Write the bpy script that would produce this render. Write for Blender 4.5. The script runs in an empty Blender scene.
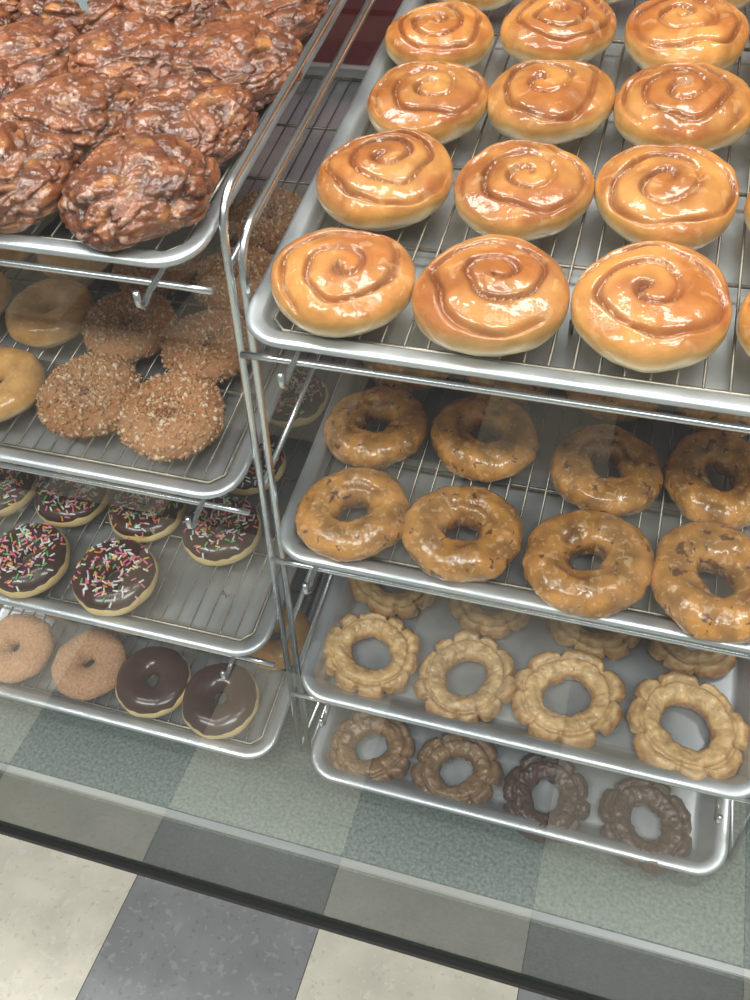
import bpy, math, random, numpy as np, bmesh
from mathutils import Euler, Vector, Matrix, noise
random.seed(4)
TILT=0.2191; W=0.457; D=0.66
CAM=(0.2613,-0.4987,0.9557); ROT=(0.8265,0.0268,0.2895); F=918.05
CT,ST=math.cos(TILT),math.sin(TILT)
scene=bpy.context.scene
scene.view_settings.view_transform='Standard'
col=scene.collection
# ------------------------------------------------------------------ materials
def mat(name, base=(.8,.8,.8), rough=.5, metal=0, coat=0, coatr=.05, attr=False, var=0.0, vscale=60, bump=0, bscale=200, bdist=.001,
        fleck=None, fscale=150, fth=.62, fw=.08, rvar=0, spec=.5, fleck2=None, f2scale=80, f2th=.66):
    m=bpy.data.materials.new(name); m.use_nodes=True
    nt=m.node_tree; N=nt.nodes; L=nt.links; b=N['Principled BSDF']
    tc=N.new('ShaderNodeTexCoord')
    oi=N.new('ShaderNodeObjectInfo')
    add=N.new('ShaderNodeVectorMath'); add.operation='ADD'
    L.new(tc.outputs['Object'],add.inputs[0]); L.new(oi.outputs['Random'],add.inputs[1])
    co=add.outputs[0]
    if attr:
        a=N.new('ShaderNodeVertexColor'); a.layer_name='Col'; c=a.outputs['Color']
    else:
        a=N.new('ShaderNodeRGB'); a.outputs[0].default_value=(*base,1); c=a.outputs[0]
    if var:
        n=N.new('ShaderNodeTexNoise'); n.inputs['Scale'].default_value=vscale; n.inputs['Detail'].default_value=5
        L.new(co,n.inputs['Vector'])
        mr=N.new('ShaderNodeMapRange'); mr.inputs[1].default_value=.3; mr.inputs[2].default_value=.7
        mr.inputs[3].default_value=1-var; mr.inputs[4].default_value=1+var
        L.new(n.outputs['Fac'],mr.inputs[0])
        mr2=N.new('ShaderNodeMapRange'); mr2.inputs[3].default_value=.88; mr2.inputs[4].default_value=1.1
        L.new(oi.outputs['Random'],mr2.inputs[0])
        mm=N.new('ShaderNodeMath'); mm.operation='MULTIPLY'; L.new(mr.outputs[0],mm.inputs[0]); L.new(mr2.outputs[0],mm.inputs[1])
        mx=N.new('ShaderNodeVectorMath'); mx.operation='SCALE'
        L.new(c,mx.inputs[0]); L.new(mm.outputs[0],mx.inputs['Scale']); c=mx.outputs[0]
    for fl,fs,ft in ((fleck,fscale,fth),(fleck2,f2scale,f2th)):
        if not fl: continue
        n=N.new('ShaderNodeTexNoise'); n.inputs['Scale'].default_value=fs; n.inputs['Detail'].default_value=4; n.inputs['Distortion'].default_value=.5
        L.new(co,n.inputs['Vector'])
        cr=N.new('ShaderNodeMapRange'); cr.inputs[1].default_value=ft; cr.inputs[2].default_value=ft+fw; cr.inputs[4].default_value=fl[3]
        L.new(n.outputs['Fac'],cr.inputs[0])
        mi=N.new('ShaderNodeMix'); mi.data_type='RGBA'; L.new(cr.outputs[0],mi.inputs[0]); L.new(c,mi.inputs[6]); mi.inputs[7].default_value=(*fl[:3],1)
        c=mi.outputs[2]
    L.new(c,b.inputs['Base Color'])
    b.inputs['Roughness'].default_value=rough; b.inputs['Metallic'].default_value=metal
    b.inputs['Coat Weight'].default_value=coat; b.inputs['Coat Roughness'].default_value=coatr
    b.inputs['Specular IOR Level'].default_value=spec
    if rvar:
        n=N.new('ShaderNodeTexNoise'); n.inputs['Scale'].default_value=25; n.inputs['Detail'].default_value=6
        L.new(co,n.inputs['Vector'])
        mr=N.new('ShaderNodeMapRange'); mr.inputs[1].default_value=.3; mr.inputs[2].default_value=.7
        mr.inputs[3].default_value=rough-rvar; mr.inputs[4].default_value=rough+rvar
        L.new(n.outputs['Fac'],mr.inputs[0]); L.new(mr.outputs[0],b.inputs['Roughness'])
    if bump:
        n=N.new('ShaderNodeTexNoise'); n.inputs['Scale'].default_value=bscale; n.inputs['Detail'].default_value=4
        L.new(co,n.inputs['Vector'])
        bp=N.new('ShaderNodeBump'); bp.inputs['Strength'].default_value=bump; bp.inputs['Distance'].default_value=bdist
        L.new(n.outputs['Fac'],bp.inputs['Height']); L.new(bp.outputs[0],b.inputs['Normal'])
        if coat: L.new(bp.outputs[0],b.inputs['Coat Normal'])
    return m
M_pan=mat('aluminium_pan',(.56,.58,.60),.40,.75,var=.10,vscale=12,rvar=.1,bump=.05,bscale=60)
M_wire=mat('grid_wire_steel',(.27,.235,.19),.38,.9,var=.25,vscale=40)
M_rack=mat('rack_chrome',(.66,.68,.70),.25,1)
M_roll=mat('cinnamon_roll_glazed',attr=True,rough=.42,coat=.85,coatr=.07,var=.22,vscale=38,bump=.75,bscale=80,bdist=.0014,spec=.3,
           fleck=(.80,.52,.27,.24),fscale=75,fth=.59,fw=.05)
M_frit=mat('fritter_glazed',attr=True,rough=.42,coat=.8,coatr=.09,var=.3,vscale=70,bump=1.0,bscale=150,bdist=.0020,fleck=(.66,.42,.32,.45),fscale=120,fth=.60,fw=.04,spec=.3)
M_cake=mat('cake_glazed',attr=True,rough=.45,coat=.6,coatr=.10,var=.18,vscale=60,bump=.4,bscale=200,bdist=.001,fleck=(.85,.70,.48,.2),fscale=240,fth=.58,spec=.3)
M_spk=mat('berry_cake_glazed',attr=True,rough=.42,coat=.85,coatr=.08,var=.2,vscale=60,bump=.7,bscale=120,bdist=.0013,fleck=(.88,.64,.38,.28),fscale=200,fth=.58,spec=.3,
          fleck2=(.09,.028,.014,.85),f2scale=105,f2th=.63,fw=.03)
M_old=mat('old_fashioned_crust',attr=True,rough=.5,coat=.5,coatr=.12,var=.25,vscale=110,bump=.9,bscale=200,bdist=.0014)
M_dough=mat('fried_dough',attr=True,rough=.5,coat=.3,coatr=.2,var=.12,vscale=50,bump=.2,bscale=150)
M_choc=mat('chocolate_icing',attr=True,rough=.32,coat=.5,coatr=.12,var=.1,bump=.1,bscale=80,spec=.3)
M_spr=mat('sprinkle_sugar',attr=True,rough=.45)
M_crumb=mat('cinnamon_crumb',attr=True,rough=.8,var=.2,vscale=300,spec=.2)
# ------------------------------------------------------------------ mesh builder
class MB:
    def __init__(s): s.v=[];s.f=[];s.c=[];s.m=[]
    def add(s,v,f,c,mi=0):
        o=len(s.v); s.v+=list(v); s.f+=[tuple(i+o for i in q) for q in f]
        s.c+= list(c) if isinstance(c,list) else [c]*len(v)
        s.m+=[mi]*len(f)
    def mesh(s,name,mats,smooth=True):
        me=bpy.data.meshes.new(name); me.from_pydata([tuple(p) for p in s.v],[],s.f)
        ca=me.color_attributes.new('Col','FLOAT_COLOR','POINT')
        ca.data.foreach_set('color',[x for c in s.c for x in (c[0],c[1],c[2],1)])
        for m in mats: me.materials.append(m)
        me.polygons.foreach_set('material_index',s.m)
        me.polygons.foreach_set('use_smooth',[smooth]*len(s.f)); me.update()
        return me
def obj(name,me,parent=None,mw=None):
    o=bpy.data.objects.new(name,me); col.objects.link(o)
    if mw is not None: o.matrix_world=mw
    if parent: o.parent=parent
    return o
def lerp(a,b,t):
    t=max(0,min(1,t)); return tuple(a[i]*(1-t)+b[i]*t for i in range(3))
def ss(a,b,x):
    t=max(0,min(1,(x-a)/(b-a))); return t*t*(3-2*t)
def fb(p,s,o=3):
    return noise.fractal(Vector(p)*s,1.0,2.0,o)
def tube(mb,pts,r,seg=8,c=(.6,.6,.6),mi=0,closed=False):
    pts=[Vector(p) for p in pts]; n=len(pts); V=[];Fc=[]
    up=None
    for i,p in enumerate(pts):
        if closed: t=(pts[(i+1)%n]-pts[i-1])
        else: t=(pts[min(i+1,n-1)]-pts[max(i-1,0)])
        t.normalize()
        if up is None:
            up=Vector((0,0,1)) if abs(t.z)<.9 else Vector((0,1,0))
        s=t.cross(up).normalized(); up=s.cross(t).normalized()
        for k in range(seg):
            a=2*math.pi*k/seg; V.append(p+s*math.cos(a)*r+up*math.sin(a)*r)
    m=n if closed else n-1
    for i in range(m):
        for k in range(seg):
            a=i*seg+k;b=i*seg+(k+1)%seg;c2=((i+1)%n)*seg+(k+1)%seg;d=((i+1)%n)*seg+k
            Fc.append((a,b,c2,d))
    if not closed:
        Fc.append(tuple(range(seg))[::-1]); Fc.append(tuple((n-1)*seg+k for k in range(seg)))
    mb.add(V,Fc,c,mi)
def rrect(w,d,r,inset,z,seg=8):
    r2=max(r-inset,.004); P=[]
    for cx,cy,a0 in ((w-inset-r2,inset+r2,-90),(w-inset-r2,d-inset-r2,0),(inset+r2,d-inset-r2,90),(inset+r2,inset+r2,180)):
        for k in range(seg+1):
            a=math.radians(a0+90*k/seg); P.append((cx+r2*math.cos(a),cy+r2*math.sin(a),z))
    return P
# ------------------------------------------------------------------ tray
def pan_mesh():
    mb=MB(); prof=[(.034,-.0225),(.030,-.0225),(.027,-.021),(.0155,-.0035),(.0135,-.001),(.0115,0),(.0045,.0008),(.002,.0005),(.0005,-.0008),(0,-.003),(.0012,-.0052),(.0035,-.0055),(.005,-.004),(.0115,-.0015),(.0135,-.003),(.0165,-.0055),(.028,-.0225),(.031,-.024),(.034,-.024)]
    V=[];n=36;Fc=[]
    for ins,z in prof: V+=rrect(W,D,.034,ins,z)
    for j in range(len(prof)-1):
        for k in range(n):
            a=j*n+k;b=j*n+(k+1)%n; Fc.append((a+n,b+n,b,a))
    Fc.append(tuple(range(n))); L=(len(prof)-1)*n; Fc.append(tuple(L+k for k in range(n))[::-1])
    mb.add(V,Fc,(.6,.6,.6)); return mb.mesh('pan',[M_pan])
def grid_mesh():
    mb=MB(); z=-.0062; x0,x1,y0,y1=.021,W-.021,.021,D-.021
    tube(mb,[(x0+.01,y0,z-.002),(x1-.01,y0,z-.002),(x1,y0+.01,z-.002),(x1,y1-.01,z-.002),(x1-.01,y1,z-.002),(x0+.01,y1,z-.002),(x0,y1-.01,z-.002),(x0,y0+.01,z-.002)],.0019,6,closed=True)
    n=25
    for i in range(1,n):
        x=x0+(x1-x0)*i/n; tube(mb,[(x,y0,z),(x,y1,z)],.0011,6)
    for j in range(1,6):
        y=y0+(y1-y0)*j/6; tube(mb,[(x0,y,z-.0028),(x1,y,z-.0028)],.0017,6)
    for x in (x0+.05,(x0+x1)/2,x1-.05):
        for y in (y0+.05,(y0+y1)/2,y1-.05): tube(mb,[(x,y,z-.004),(x,y,-.0222)],.0017,6)
    return mb.mesh('grid',[M_wire])
PAN=pan_mesh(); GRID=grid_mesh(); REST=-.0050; REST_PAN=-.0222
def place(x,y,z0,h=0,rz=0,s=1):
    return Matrix.Translation((x,0,z0))@Matrix.Rotation(TILT,4,'X')@Matrix.Translation((0,y,h))@Matrix.Rotation(rz,4,'Z')@Matrix.Scale(s,4)
TR={'r1':(-.003,0,.6046),'r2':(0,0,.3857),'r3':(.003,0,.1825),'r4':(.002,0,.030),
    'l1':(-.025-W,0,.655),'l2':(-.026-W,0,.4397),'l3':(-.026-W,0,.2256),'l4':(-.040-W,0,.030)}
for k,(x,y,z) in TR.items():
    e=obj('baking_tray',PAN,mw=place(x,y,z))
    if k not in('r3','r4'):
        g=obj('wire_cooling_grid',GRID,mw=Matrix()); g.parent=e
# ------------------------------------------------------------------ pastries
def roll_mesh(seed):
    rnd=random.Random(seed); mb=MB(); R=.0528;Hh=.0200;nu=170;nv=104
    off=Vector((seed*3.1,seed*1.7,0)); b=R*rnd.uniform(.34,.42); ph=rnd.random()*6.28; V=[];C=[]
    cx,cy=rnd.uniform(-.006,.006),rnd.uniform(-.006,.006); e1,e2=rnd.uniform(.015,.045),rnd.uniform(.01,.03)
    for j in range(nv+1):
        phi=math.pi*j/nv
        for i in range(nu):
            th=2*math.pi*i/nu
            s=math.sin(phi); c=math.cos(phi)
            rad=R*(s**.8 if s>0 else 0)*(1+e1*math.sin(th*2+ph)+e2*math.sin(3*th+ph*2))
            z=Hh*(abs(c)**.78)*(1 if c>0 else -1)
            x=rad*math.cos(th);y=rad*math.sin(th)
            g=0;gc=0
            if c>0:
                X=x-cx;Y=y-cy; rr=math.hypot(X,Y); tt=math.atan2(Y,X)
                wob=.008*fb((x+seed,y,seed),22,2)
                k=((rr+wob)-b*(((tt+ph)%(2*math.pi))/(2*math.pi)))/b
                fr=k-math.floor(k)
                d=abs(k-round(k))*b
                fade=ss(.99,.85,rad/R)*ss(.0,.10,rr/R)*(.5+.5*ss(-.4,.25,noise.noise(Vector((x,y,seed))*24)))
                g=math.exp(-(d/.0023)**2)*fade
                gc=math.exp(-(d/.0038)**2)*fade
                z-=.0050*g
                z-=.0026*(fr-.5)*fade
            nz=.0028*fb((x+off.x,y+off.y,z),24,3)
            z+=nz*(1 if c>-.5 else .2)
            V.append((x,y,z+Hh))
            top=lerp((.60,.25,.058),(.42,.13,.024),ss(-.4,.4,fb((x+seed,y,z),25,3)))
            top=lerp(top,(.20,.050,.012),gc*.8)
            pale=(.80,.62,.36)
            mid=(.60,.30,.08)
            q=c+.12*fb((x+seed,y,z),30,2)
            cc=lerp(top,mid,ss(.36,.10,q))
            cc=lerp(cc,pale,ss(.06,-.14,q))
            if c<-.75: cc=(.6,.35,.12)
            C.append(cc)
    Fc=[]
    for j in range(nv):
        for i in range(nu):
            a=j*nu+i;b2=j*nu+(i+1)%nu; Fc.append((a,a+nu,b2+nu,b2))
    mb.add(V,Fc,C); return mb.mesh('roll',[M_roll])
def frit_mesh(seed):
    rnd=random.Random(seed)
    bm=bmesh.new(); bmesh.ops.create_icosphere(bm,subdivisions=6,radius=1)
    me=bpy.data.meshes.new('fritter'); C=[]
    off=Vector((seed*7.3,seed*2.1,seed))
    a,b=.057*rnd.uniform(.97,1.06),.052*rnd.uniform(.97,1.06)
    for v in bm.verts:
        p=v.co.copy()
        r=1+.15*noise.noise(p*1.4+off)
        q=p+noise.noise_vector(p*1.2+off)*.25
        n1=noise.noise(q*2.0+off); n2=noise.noise(q*4.2+off*2); n3=noise.noise(q*8+off*2)
        crev=math.exp(-(n1/.11)**2)*(.35+.65*ss(-.3,.4,noise.noise(p*1.5-off)))
        crev2=math.exp(-(n2/.10)**2)*ss(-.4,.1,noise.noise(p*1.9+off*2))
        r+= -.12*crev-.05*crev2-.014*math.exp(-(n3/.12)**2)+.025*fb(p+off,5,3)
        zz=math.copysign(abs(p.z)**.85,p.z)
        v.co=(p.x*a*r,p.y*b*r,zz*.0250*(r*1.7-.7)*(1.0 if p.z>0 else .75)+.018)
        c=lerp((.27,.078,.022),(.14,.037,.013),ss(-.3,.4,noise.noise(p*2.2+off*3)))
        c=lerp(c,(.42,.16,.045),ss(.2,.6,noise.noise(p*3.4+off*2)))
        c=lerp(c,(.04,.009,.004),max(crev*.8,crev2*.5))
        C.append(c)
    bm.to_mesh(me); bm.free()
    ca=me.color_attributes.new('Col','FLOAT_COLOR','POINT')
    ca.data.foreach_set('color',[x for c in C for x in (c[0],c[1],c[2],1)])
    me.materials.append(M_frit); me.polygons.foreach_set('use_smooth',[True]*len(me.polygons)); return me
def ring(mb,R0,rx,rz,fn,cf,nu=110,nv=44,mi=0,v0=None,v1=None,off=0):
    """v: 0 = outward, 90 = top"""
    V=[];C=[];Fc=[]; openv=v0 is not None
    for i in range(nu):
        u=2*math.pi*i/nu
        for j in range(nv+(1 if openv else 0)):
            if openv:
                a=v0(u);b=v1(u); t=j/nv; v=a+(b-a)*t; o=off*min(1,min(t,1-t)*9)-.0004
            else: v=2*math.pi*j/nv; o=0
            dr,dz,dR=fn(u,v)
            cr=R0+dR+(rx+dr+o)*math.cos(v); z=(rz+dz+o)*math.sin(v)
            if math.sin(v)<0: z*=.85
            V.append((cr*math.cos(u),cr*math.sin(u),z+rz*.85)); C.append(cf(u,v))
    n=nv+1 if openv else nv
    for i in range(nu):
        i2=(i+1)%nu
        for j in range(nv):
            j2=j+1 if openv else (j+1)%nv
            Fc.append((i*n+j,i2*n+j,i2*n+j2,i*n+j2))
    mb.add(V,Fc,C,mi)
def P(u,v,k=1): return Vector((math.cos(u)*(2+math.cos(v)),math.sin(u)*(2+math.cos(v)),math.sin(v)))
def PX(u,v,R0,r):
    return Vector((math.cos(u)*(R0+r*math.cos(v)),math.sin(u)*(R0+r*math.cos(v)),r*math.sin(v)))/r
def glazed_cake(seed,base=(.58,.255,.055),R0=.0297,r=.0183):
    mb=MB(); so=Vector((seed*5.,seed,0)); rnd=random.Random(seed); ph=rnd.random()*6
    def crack(u,v):
        w=.30*noise.noise(PX(u,0,R0,r)*.7+so)
        return math.exp(-((v-(2.0+w))/.14)**2)*ss(-.3,.2,noise.noise(PX(u,v,R0,r)*.9+so))
    def fn(u,v):
        q=PX(u,v,R0,r)
        n=noise.noise(q*.8+so)*.0028+fb(q+so,2.0,4)*.0016
        inn=ss(.2,.9,-math.cos(v))
        return n-.0034*crack(u,v)+inn*.0040*noise.noise(Vector((math.cos(u),math.sin(u),0))*1.3+so),n*.8-.0034*crack(u,v),.0018*math.sin(2*u+ph)
    def cf(u,v):
        q=PX(u,v,R0,r)
        c=lerp(base,tuple(x*.62 for x in base),ss(-.3,.4,noise.noise(q*1.2+so)))
        c=lerp(c,(.22,.07,.018),crack(u,v)*.8)
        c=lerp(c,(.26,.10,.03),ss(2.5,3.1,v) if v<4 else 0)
        return c
    ring(mb,R0,r,.0165,fn,cf,nu=130); return mb.mesh('cake_donut',[M_spk])
def old_fash(seed,base=(.66,.42,.19),dark=(.36,.155,.045),R0=.0350,r=.0145,m=None):
    """flat ring with a cracked rim of petals and a crack around the hole"""
    mb=MB(); so=Vector((seed*5.,seed*2,0)); rnd=random.Random(seed); ph=rnd.random()*6; nl=rnd.choice([8,9,10])
    cuts=sorted([(i+rnd.uniform(-.25,.25))*2*math.pi/nl for i in range(nl)])
    amp=[rnd.uniform(.55,1.25) for _ in range(nl)]
    def lobe(u):
        u=u%(2*math.pi)
        for i in range(nl):
            a=cuts[i]; b=cuts[(i+1)%nl]+(2*math.pi if i==nl-1 else 0)
            for uu in (u,u+2*math.pi):
                if a<=uu<b:
                    s=math.sin(math.pi*(uu-a)/(b-a)); return s**.4*amp[i],s
        return 0,0
    def fn(u,v):
        lb,s=lobe(u); cv=math.cos(v); q=PX(u,v,R0,r)
        out=ss(.1,.8,cv)
        dr=out*(.0070*lb-.0040)
        notch=math.exp(-(s/.18)**2)*ss(-.1,.5,cv)
        g=math.exp(-((v-1.22-.18*noise.noise(q*.5-so))/.11)**2)
        inn=ss(.2,.95,-cv)
        dr+=inn*.0022*noise.noise(Vector((math.cos(u),math.sin(u),0))*1.8+so)
        n=fb(q+so,1.7,4)*.0018
        dz=-.0060*g-.0040*notch+.0024*out*lb+n
        return dr-.0036*g-.003*notch+n,dz,.0020*math.sin(2*u+ph)
    def cf(u,v):
        lb,s=lobe(u); cv=math.cos(v)
        g=math.exp(-((v-1.22)/.15)**2)
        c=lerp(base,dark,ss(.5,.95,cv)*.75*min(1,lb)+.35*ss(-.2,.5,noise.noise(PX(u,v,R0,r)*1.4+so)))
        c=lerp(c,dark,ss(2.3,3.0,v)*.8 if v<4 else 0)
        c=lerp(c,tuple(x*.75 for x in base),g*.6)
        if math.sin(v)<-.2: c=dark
        return c
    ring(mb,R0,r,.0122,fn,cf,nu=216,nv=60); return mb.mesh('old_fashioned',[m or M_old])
def plain_fn(so):
    def fn(u,v):
        n=noise.noise(P(u,v)*.7+so)*.0016; return n,n,0
    return fn
def iced(seed,sprk=0,body=(.70,.42,.14),ice=(.060,.020,.010),R0=.0255,r=.0178,icem=None,rz=.0145):
    mb=MB(); so=Vector((seed*4.,seed,1)); fn=plain_fn(so); rnd=random.Random(seed)
    def cf(u,v):
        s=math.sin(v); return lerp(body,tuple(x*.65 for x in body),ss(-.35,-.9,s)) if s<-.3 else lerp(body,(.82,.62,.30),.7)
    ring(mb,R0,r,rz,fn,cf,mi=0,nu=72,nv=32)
    w=lambda u:.16*noise.noise(P(u,0)*1.4+so)+.06*math.sin(5*u+seed)
    ring(mb,R0,r,rz,fn,lambda u,v:ice,mi=1,nu=96,nv=26,v0=lambda u:.38+w(u),v1=lambda u:3.2+w(u+1),off=.0017)
    pal=[(.80,.16,.30),(.9,.85,.82),(.85,.80,.78),(.16,.5,.16),(.9,.6,.08),(.85,.2,.32),(.9,.28,.06),(.88,.45,.55),(.9,.88,.85)]
    for _ in range(sprk):
        u=rnd.random()*6.283; v=math.radians(rnd.triangular(28,165,95))
        dr,dz,dR=fn(u,v); n=Vector((math.cos(u)*math.cos(v),math.sin(u)*math.cos(v),math.sin(v)))
        rr=r+dr+.0021; p=Vector((math.cos(u)*(R0+rr*math.cos(v)),math.sin(u)*(R0+rr*math.cos(v)),(rz+dz+.0021)*math.sin(v)+rz*.85))
        t=Vector((rnd.gauss(0,1),rnd.gauss(0,1),rnd.gauss(0,1))); t=(t-n*t.dot(n)).normalized(); L=.0028
        c=rnd.choice(pal)
        tube(mb,[p-t*L,p-t*L*.8,p+t*L*.8,p+t*L],.00095,6,c,2)
    return mb.mesh('iced_donut',[M_dough,icem or M_choc,M_spr])
def crumbed(seed,base=(.42,.20,.09),n=1300,sz=1.6,cols=None,R0=.0255,flake=True):
    mb=MB(); so=Vector((seed*4.,seed,1)); rnd=random.Random(seed); r=.0190;rz=.0155
    def fn(u,v):
        q=noise.noise(P(u,v)*.8+so)*.002+fb(P(u,v)+so,7,2)*(.0012 if flake else .0005); return q,q,0
    ring(mb,R0,r,rz,fn,lambda u,v:base,nu=110,nv=40)
    cols=cols or [(.52,.27,.13),(.42,.20,.09),(.58,.35,.19),(.48,.24,.11),(.70,.52,.36)]
    for _ in range(n):
        u=rnd.random()*6.283; v=math.radians(rnd.uniform(-25,205))
        dr,dz,dR=fn(u,v); rr=r+dr
        p=Vector((math.cos(u)*(R0+rr*math.cos(v)),math.sin(u)*(R0+rr*math.cos(v)),(rz+dz)*math.sin(v)*(1 if v>0 and v<3.14 else .85)+rz*.85))
        s=rnd.choice([.0007,.001,.0013,.0018])*sz
        M=Euler((rnd.random()*6,rnd.random()*6,rnd.random()*6)).to_matrix()
        V=[p+M@Vector(q)*s*rnd.uniform(.7,1.3) for q in ((1.4,0,0),(-1.4,0,0),(0,1,0),(0,-1,0),(0,0,.6),(0,0,-.6))]
        mb.add(V,[(0,2,4),(2,1,4),(1,3,4),(3,0,4),(2,0,5),(1,2,5),(3,1,5),(0,3,5)],rnd.choice(cols))
    return mb.mesh('crumb_donut',[M_crumb])
def glazed_ring(seed,base=(.62,.32,.10)):
    mb=MB(); so=Vector((seed*4.,seed,1)); fn=plain_fn(so)
    def cf(u,v):
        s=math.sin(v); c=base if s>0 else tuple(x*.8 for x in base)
        return lerp(c,(.80,.58,.28),.8*math.exp(-(s/.18)**2) if math.cos(v)>0 else 0)
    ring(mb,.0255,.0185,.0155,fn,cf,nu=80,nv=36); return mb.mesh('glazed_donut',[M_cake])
K={'cinnamon_roll':[roll_mesh(s) for s in (1,2,3,4,5,6,7)],
 'apple_fritter':[frit_mesh(s) for s in (1,2,3,4)],
 'glazed_cake_donut':[glazed_cake(s) for s in (1,2,3,4)],
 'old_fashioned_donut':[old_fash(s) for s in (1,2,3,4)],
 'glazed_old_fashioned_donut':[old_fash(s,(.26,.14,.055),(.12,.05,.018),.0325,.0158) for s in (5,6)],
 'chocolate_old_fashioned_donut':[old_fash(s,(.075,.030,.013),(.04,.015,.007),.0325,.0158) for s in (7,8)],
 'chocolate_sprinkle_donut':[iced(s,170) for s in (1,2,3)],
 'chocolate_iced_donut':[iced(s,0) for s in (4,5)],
 'cinnamon_crumb_donut':[crumbed(s) for s in (1,2,3)],
 'cinnamon_sugar_donut':[crumbed(s,(.62,.34,.19),900,.6,[(.72,.46,.30),(.62,.35,.2),(.8,.58,.42)],flake=False) for s in (1,2)],
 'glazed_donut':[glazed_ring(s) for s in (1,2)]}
CR='cinnamon_roll';AF='apple_fritter';GC='glazed_cake_donut';OF='old_fashioned_donut';GO='glazed_old_fashioned_donut';CO='chocolate_old_fashioned_donut'
SP='chocolate_sprinkle_donut';CI='chocolate_iced_donut';CC='cinnamon_crumb_donut';CS='cinnamon_sugar_donut';GR='glazed_donut'
# tray-local positions in mm: (x world, y along the tray)
IT={'r1':[(CR,p) for p in [(64,55,.96),(170,59,1),(276,68,1.01),(384,72,1),(64,171),(170,175,.97),(274,185,1),(382,186),(71,278,.96),(170,294,.96),(275,297,1),(380,298),(56,382,.9),(158,406,.96),(267,406,1),(374,408),(66,494,.95),(172,512),(280,512),(385,514)]],
'r2':[(GC,p) for p in [(63,51,1.0),(160,52,1.02),(266,46,1.05),(366,50,1.08),(56,149,.98),(157,158),(267,143),(362,153),(66,248),(166,255),(262,250),(360,252),(66,348),(166,352),(262,350),(360,352)]],
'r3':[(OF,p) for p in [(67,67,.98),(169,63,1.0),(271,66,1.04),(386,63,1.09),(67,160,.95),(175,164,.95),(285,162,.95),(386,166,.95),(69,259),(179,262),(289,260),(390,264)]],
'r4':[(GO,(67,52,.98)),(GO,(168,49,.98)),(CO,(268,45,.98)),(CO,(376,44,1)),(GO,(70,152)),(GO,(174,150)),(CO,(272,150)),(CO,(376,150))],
'l1':[(AF,p) for p in [(-85,56,1.03),(-192,54,1.02),(-82,137,.98),(-176,132),(-76,219,.98),(-166,215),(-256,200),(-76,302,.95),(-163,300,.96),(-252,290),(-300,62),(-405,66),(-275,140),(-372,150),(-352,230),(-430,240),(-345,320),(-430,330),(-80,386),(-172,390),(-265,388),(-360,400)]],
'l2':[(GR,(-289,74,1)),(CC,(-194,79,1.05)),(CC,(-109,72,1.05)),(GR,(-285,172,1)),(CC,(-196,170)),(CC,(-109,159,.97)),(CC,(-205,259)),(CC,(-112,249)),(GR,(-300,264)),(CC,(-112,342)),(CC,(-205,350)),(GR,(-300,355)),(GR,(-382,80)),(GR,(-382,175)),(GR,(-392,266))],
'l3':[(SP,p) for p in [(-312,50,1.04),(-208,52,1.04),(-118,133,1.0),(-211,142),(-305,141),(-395,136),(-122,226),(-215,233),(-308,232),(-400,230),(-410,50),(-104,330)]],
'l4':[(CS,(-398,60,1.05)),(CS,(-296,62,1.03)),(CI,(-208,60,1.06)),(CI,(-119,57,1.08)),(GR,(-82,152)),(CI,(-180,155)),(CS,(-275,154)),(CS,(-370,154))]}
for t,L in IT.items():
    rest=REST_PAN if t in('r3','r4') else REST
    for kind,p in L:
        s=p[2] if len(p)>2 else 1
        o=obj(kind,random.choice(K[kind]),mw=place(p[0]/1000,p[1]/1000,TR[t][2],rest,random.random()*6.28,s))
# price pick stuck in a fritter
mb=MB(); M_tag=mat('tag_plastic',(.50,.72,.78),.4)
T0=place(-.225,.262,.655)
pts=[(-.002,0,.015),(.002,0,.015),(.004,0,.035),(.012,0,.042),(.012,0,.068),(-.012,0,.068),(-.012,0,.042),(-.004,0,.035)]
V=[tuple(p) for p in pts]+[(p[0],.0012,p[2]) for p in pts]
mb.add(V,[tuple(range(8)),tuple(range(15,7,-1))]+[(i,i+8,(i+1)%8+8,(i+1)%8) for i in range(8)],(.5,.7,.8))
obj('price_tag_pick',mb.mesh('tag',[M_tag],False),mw=T0)
# ------------------------------------------------------------------ racks
def arc(c,a,b,n=8):
    return [tuple((1-t)**2*Vector(a)+2*t*(1-t)*Vector(c)+t*t*Vector(b)) for t in [i/n for i in range(n+1)]]
def rack(xl,xr,zs,ztop):
    mb=MB()
    for x in (xl,xr):
        yf=.044; yb=.60
        zt=ztop; zb=ztop+(yb-yf)*ST/CT
        pts=[(x,yf,.003),(x,yf,zt-.03)]+arc((x,yf,zt),(x,yf,zt-.03),(x,yf+.03,zt+.007))+[(x,yb-.03,zb-.007)]+arc((x,yb,zb),(x,yb-.03,zb-.007),(x,yb,zb-.03))+[(x,yb,.003)]
        tube(mb,pts,.0034,8)
        tube(mb,[(x,yf,.005),(x,yb,.005)],.003,8)
    e=bpy.data.objects.new('wire_display_rack',mb.mesh('rack',[M_rack])); col.objects.link(e)
    mb2=MB()
    for z in zs:
        T=lambda x,y,h:(x,y*CT-h*ST,z+y*ST+h*CT)
        for y in (.012,.60):
            tube(mb2,[T(xl+.002,y,-.03),T(xl+.03,y,-.029),T(xr-.03,y,-.029),T(xr-.002,y,-.03)],.0028,8)
        for x in (xl+.045,xr-.045):
            tube(mb2,[T(x,.60,-.027)]+[T(x,.03,-.027)]+[T(x,.0,-.027),T(x,-.012,-.030),T(x,-.016,-.024),T(x,-.014,-.014)],.0026,8)
        for x in (xl,xr):
            tube(mb2,[T(x,.04,-.03),T(x,.60,-.03)],.0028,8)
    o=bpy.data.objects.new('shelf_supports',mb2.mesh('sup',[M_rack])); col.objects.link(o); o.parent=e
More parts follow.
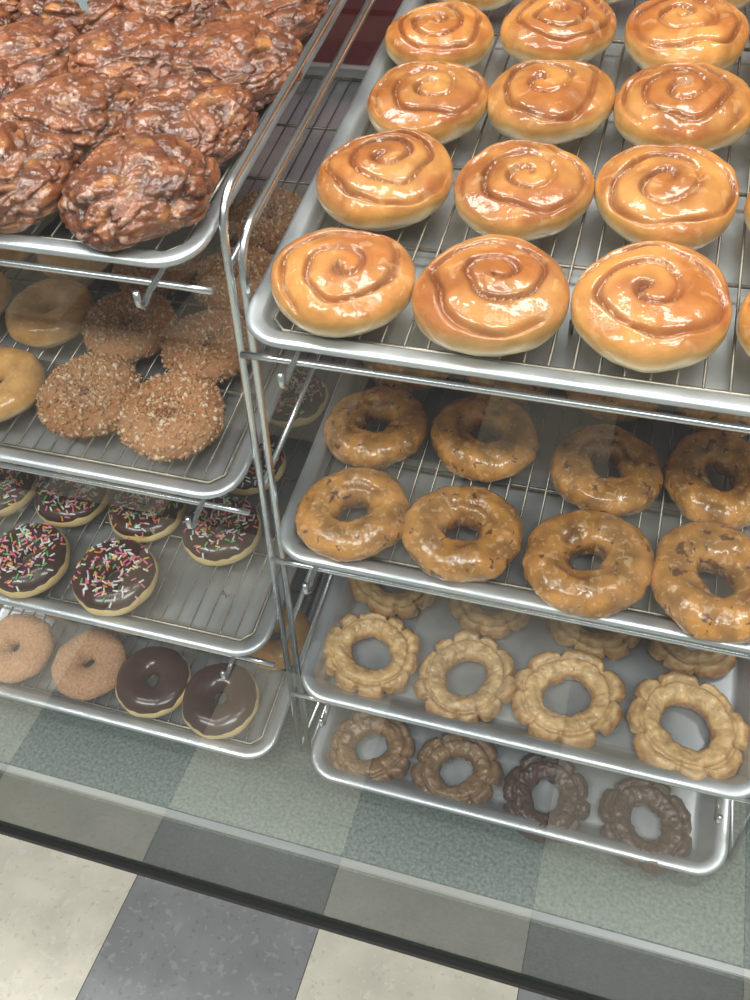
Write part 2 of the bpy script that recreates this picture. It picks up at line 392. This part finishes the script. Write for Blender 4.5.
rack(-.0085,.4685,[.6046,.3857,.1825],.655)
rack(-.5,-.0195,[.655,.4397,.2256],.682)
# ------------------------------------------------------------------ case + room
def box(mb,a,b,c=(.5,.5,.5),mi=0):
    x0,y0,z0=a;x1,y1,z1=b
    mb.add([(x0,y0,z0),(x1,y0,z0),(x1,y1,z0),(x0,y1,z0),(x0,y0,z1),(x1,y0,z1),(x1,y1,z1),(x0,y1,z1)],[(0,3,2,1),(4,5,6,7),(0,1,5,4),(1,2,6,5),(2,3,7,6),(3,0,4,7)],c,mi)
M_deck=mat('deck_laminate',(.13,.16,.14),.45,var=.45,vscale=260,bump=.05,bscale=300)
M_face=mat('case_face_laminate',(.045,.058,.052),.45,var=.45,vscale=260)
M_trim=mat('aluminium_trim',(.5,.52,.52),.35,1)
M_black=mat('toe_kick_rubber',(.015,.015,.015),.6)
M_red=mat('maroon_panel',(.10,.012,.012),.5,var=.1)
XA,XB=-1.3,1.2; DY=-.0707; HB=.181; FZ=-.461
case=bpy.data.objects.new('glass_display_case',None); col.objects.link(case)
def part(name,fn,mats,parent=None):
    mb=MB(); fn(mb); o=bpy.data.objects.new(name,mb.mesh(name,mats,False)); col.objects.link(o); o.parent=parent; return o
part('case_deck',lambda m:box(m,(XA,DY,-.02),(XB,.85,0)),[M_deck],case)
part('case_face',lambda m:box(m,(XA,DY,-HB+.010),(XB,DY+.02,-.02)),[M_face],case)
part('face_lower_trim',lambda m:box(m,(XA,DY-.008,-HB),(XB,DY+.022,-HB+.010)),[M_black],case)
part('glass_track',lambda m:box(m,(XA,DY-.004,-.003),(XB,DY+.003,.0015)),[M_trim],case)
part('case_base',lambda m:box(m,(XA,DY+.10,FZ),(XB,.85,-.02)),[M_black],case)
part('case_back_panel',lambda m:box(m,(XA,.83,0),(XB,.85,1.1)),[M_red],case)
mg=bpy.data.materials.new('clear_glass'); mg.use_nodes=True; nt=mg.node_tree; nt.nodes.clear(); N=nt.nodes;L=nt.links
geo=N.new('ShaderNodeNewGeometry'); dp=N.new('ShaderNodeVectorMath'); dp.operation='DOT_PRODUCT'
L.new(geo.outputs['Normal'],dp.inputs[0]);L.new(geo.outputs['Incoming'],dp.inputs[1])
def mth(op,a,b):
    n=N.new('ShaderNodeMath'); n.operation=op
    for i,x in enumerate((a,b)):
        if x is None: continue
        if isinstance(x,(int,float)): n.inputs[i].default_value=x
        else: L.new(x,n.inputs[i])
    return n.outputs[0]
a=mth('ABSOLUTE',dp.outputs['Value'],None); a=mth('SUBTRACT',1,a); a=mth('POWER',a,5); a=mth('MULTIPLY',a,.96); a=mth('ADD',a,.04); a=mth('MULTIPLY',a,1.35); a=mth('MINIMUM',a,1)
tr=N.new('ShaderNodeBsdfTransparent'); tr.inputs[0].default_value=(.94,.975,.96,1)
gl=N.new('ShaderNodeBsdfGlossy'); gl.inputs['Roughness'].default_value=.0
mx=N.new('ShaderNodeMixShader'); L.new(a,mx.inputs[0]);L.new(tr.outputs[0],mx.inputs[1]);L.new(gl.outputs[0],mx.inputs[2])
mo=N.new('ShaderNodeOutputMaterial'); L.new(mx.outputs[0],mo.inputs[0])
# the pane leans very slightly towards the customer (1.7 degrees)
LT=math.tan(math.radians(1.7)); yg=DY-.0065; zb=-HB+.011
gp=bpy.data.meshes.new('glass'); gp.from_pydata([(XA,yg-LT*zb,zb),(XB,yg-LT*zb,zb),(XB,yg-LT*1.25,1.25),(XA,yg-LT*1.25,1.25)],[],[(0,1,2,3)]); gp.materials.append(mg)
o=bpy.data.objects.new('front_glass_pane',gp); col.objects.link(o); o.parent=case
# floor tiles: one mesh, real tiles with thin joints, two colours
def floor_tiles():
    mb=MB(); T=.305; ox,oy=-.328,-.265; g=.0007
    box(mb,(-3,-4,-.02),(3,2,-.0012),mi=2)
    for i in range(-9,12):
        for j in range(-13,8):
            x0=ox+i*T;y0=oy+j*T
            if x0<-3 or x0+T>3 or y0<-4 or y0+T>2: continue
            mi=0 if (i+j)%2==1 else 1
            mb.add([(x0+g,y0+g,0),(x0+T-g,y0+g,0),(x0+T-g,y0+T-g,0),(x0+g,y0+T-g,0)],[(0,1,2,3)],(.5,.5,.5),mi)
    return mb
def vct(name,base,light,dark):
    return mat(name,base,.3,var=.10,vscale=18,fleck=(*light,.55),fscale=75,fth=.60,fw=.03,fleck2=(*dark,.5),f2scale=95,f2th=.62)
M_t0=vct('cream_vinyl_tile',(.76,.72,.60),(.90,.87,.78),(.60,.56,.46))
M_t1=vct('gray_vinyl_tile',(.29,.30,.30),(.44,.45,.45),(.21,.21,.22))
M_j=mat('tile_joint',(.12,.11,.10),.8)
fo=bpy.data.objects.new('floor',floor_tiles().mesh('floor',[M_t0,M_t1,M_j],False)); col.objects.link(fo); fo.location=(0,0,FZ)
M_wall=mat('painted_wall',(.55,.52,.48),.8); M_ceil=mat('ceiling_tile',(.75,.75,.72),.9)
part('wall_back',lambda m:box(m,(-3,2,FZ),(3,2.1,2.3)),[M_wall])
part('ceiling',lambda m:box(m,(-3,-4,2.3),(3,2.1,2.35)),[M_ceil])
def area(name,loc,sx,sy,e,colr=(1,1,.99)):
    l=bpy.data.lights.new(name,'AREA'); l.shape='RECTANGLE'; l.size=sx;l.size_y=sy;l.energy=e;l.color=colr
    o=bpy.data.objects.new(name,l);o.location=loc;col.objects.link(o)
for i,(x,yy) in enumerate([(-.9,.1),(.7,.1),(-.9,-1.3),(.7,-1.3)]):
    area('ceiling_light_panel',(x,yy,2.27),1.1,.4,(26,26,34,34)[i])
    part('light_fixture_frame',lambda m:(box(m,(x-.6,yy-.3,2.272),(x+.6,yy+.3,2.3))),[M_ceil])
w=bpy.data.worlds.new('w'); scene.world=w; w.use_nodes=True; w.node_tree.nodes['Background'].inputs[0].default_value=(.93,.97,1,1); w.node_tree.nodes['Background'].inputs[1].default_value=.34
cd=bpy.data.cameras.new('camera');cam=bpy.data.objects.new('camera',cd);col.objects.link(cam)
cam.location=CAM;cam.rotation_euler=ROT;cd.sensor_fit='HORIZONTAL';cd.sensor_width=36;cd.lens=F/750*36;cd.clip_start=.01
scene.camera=cam
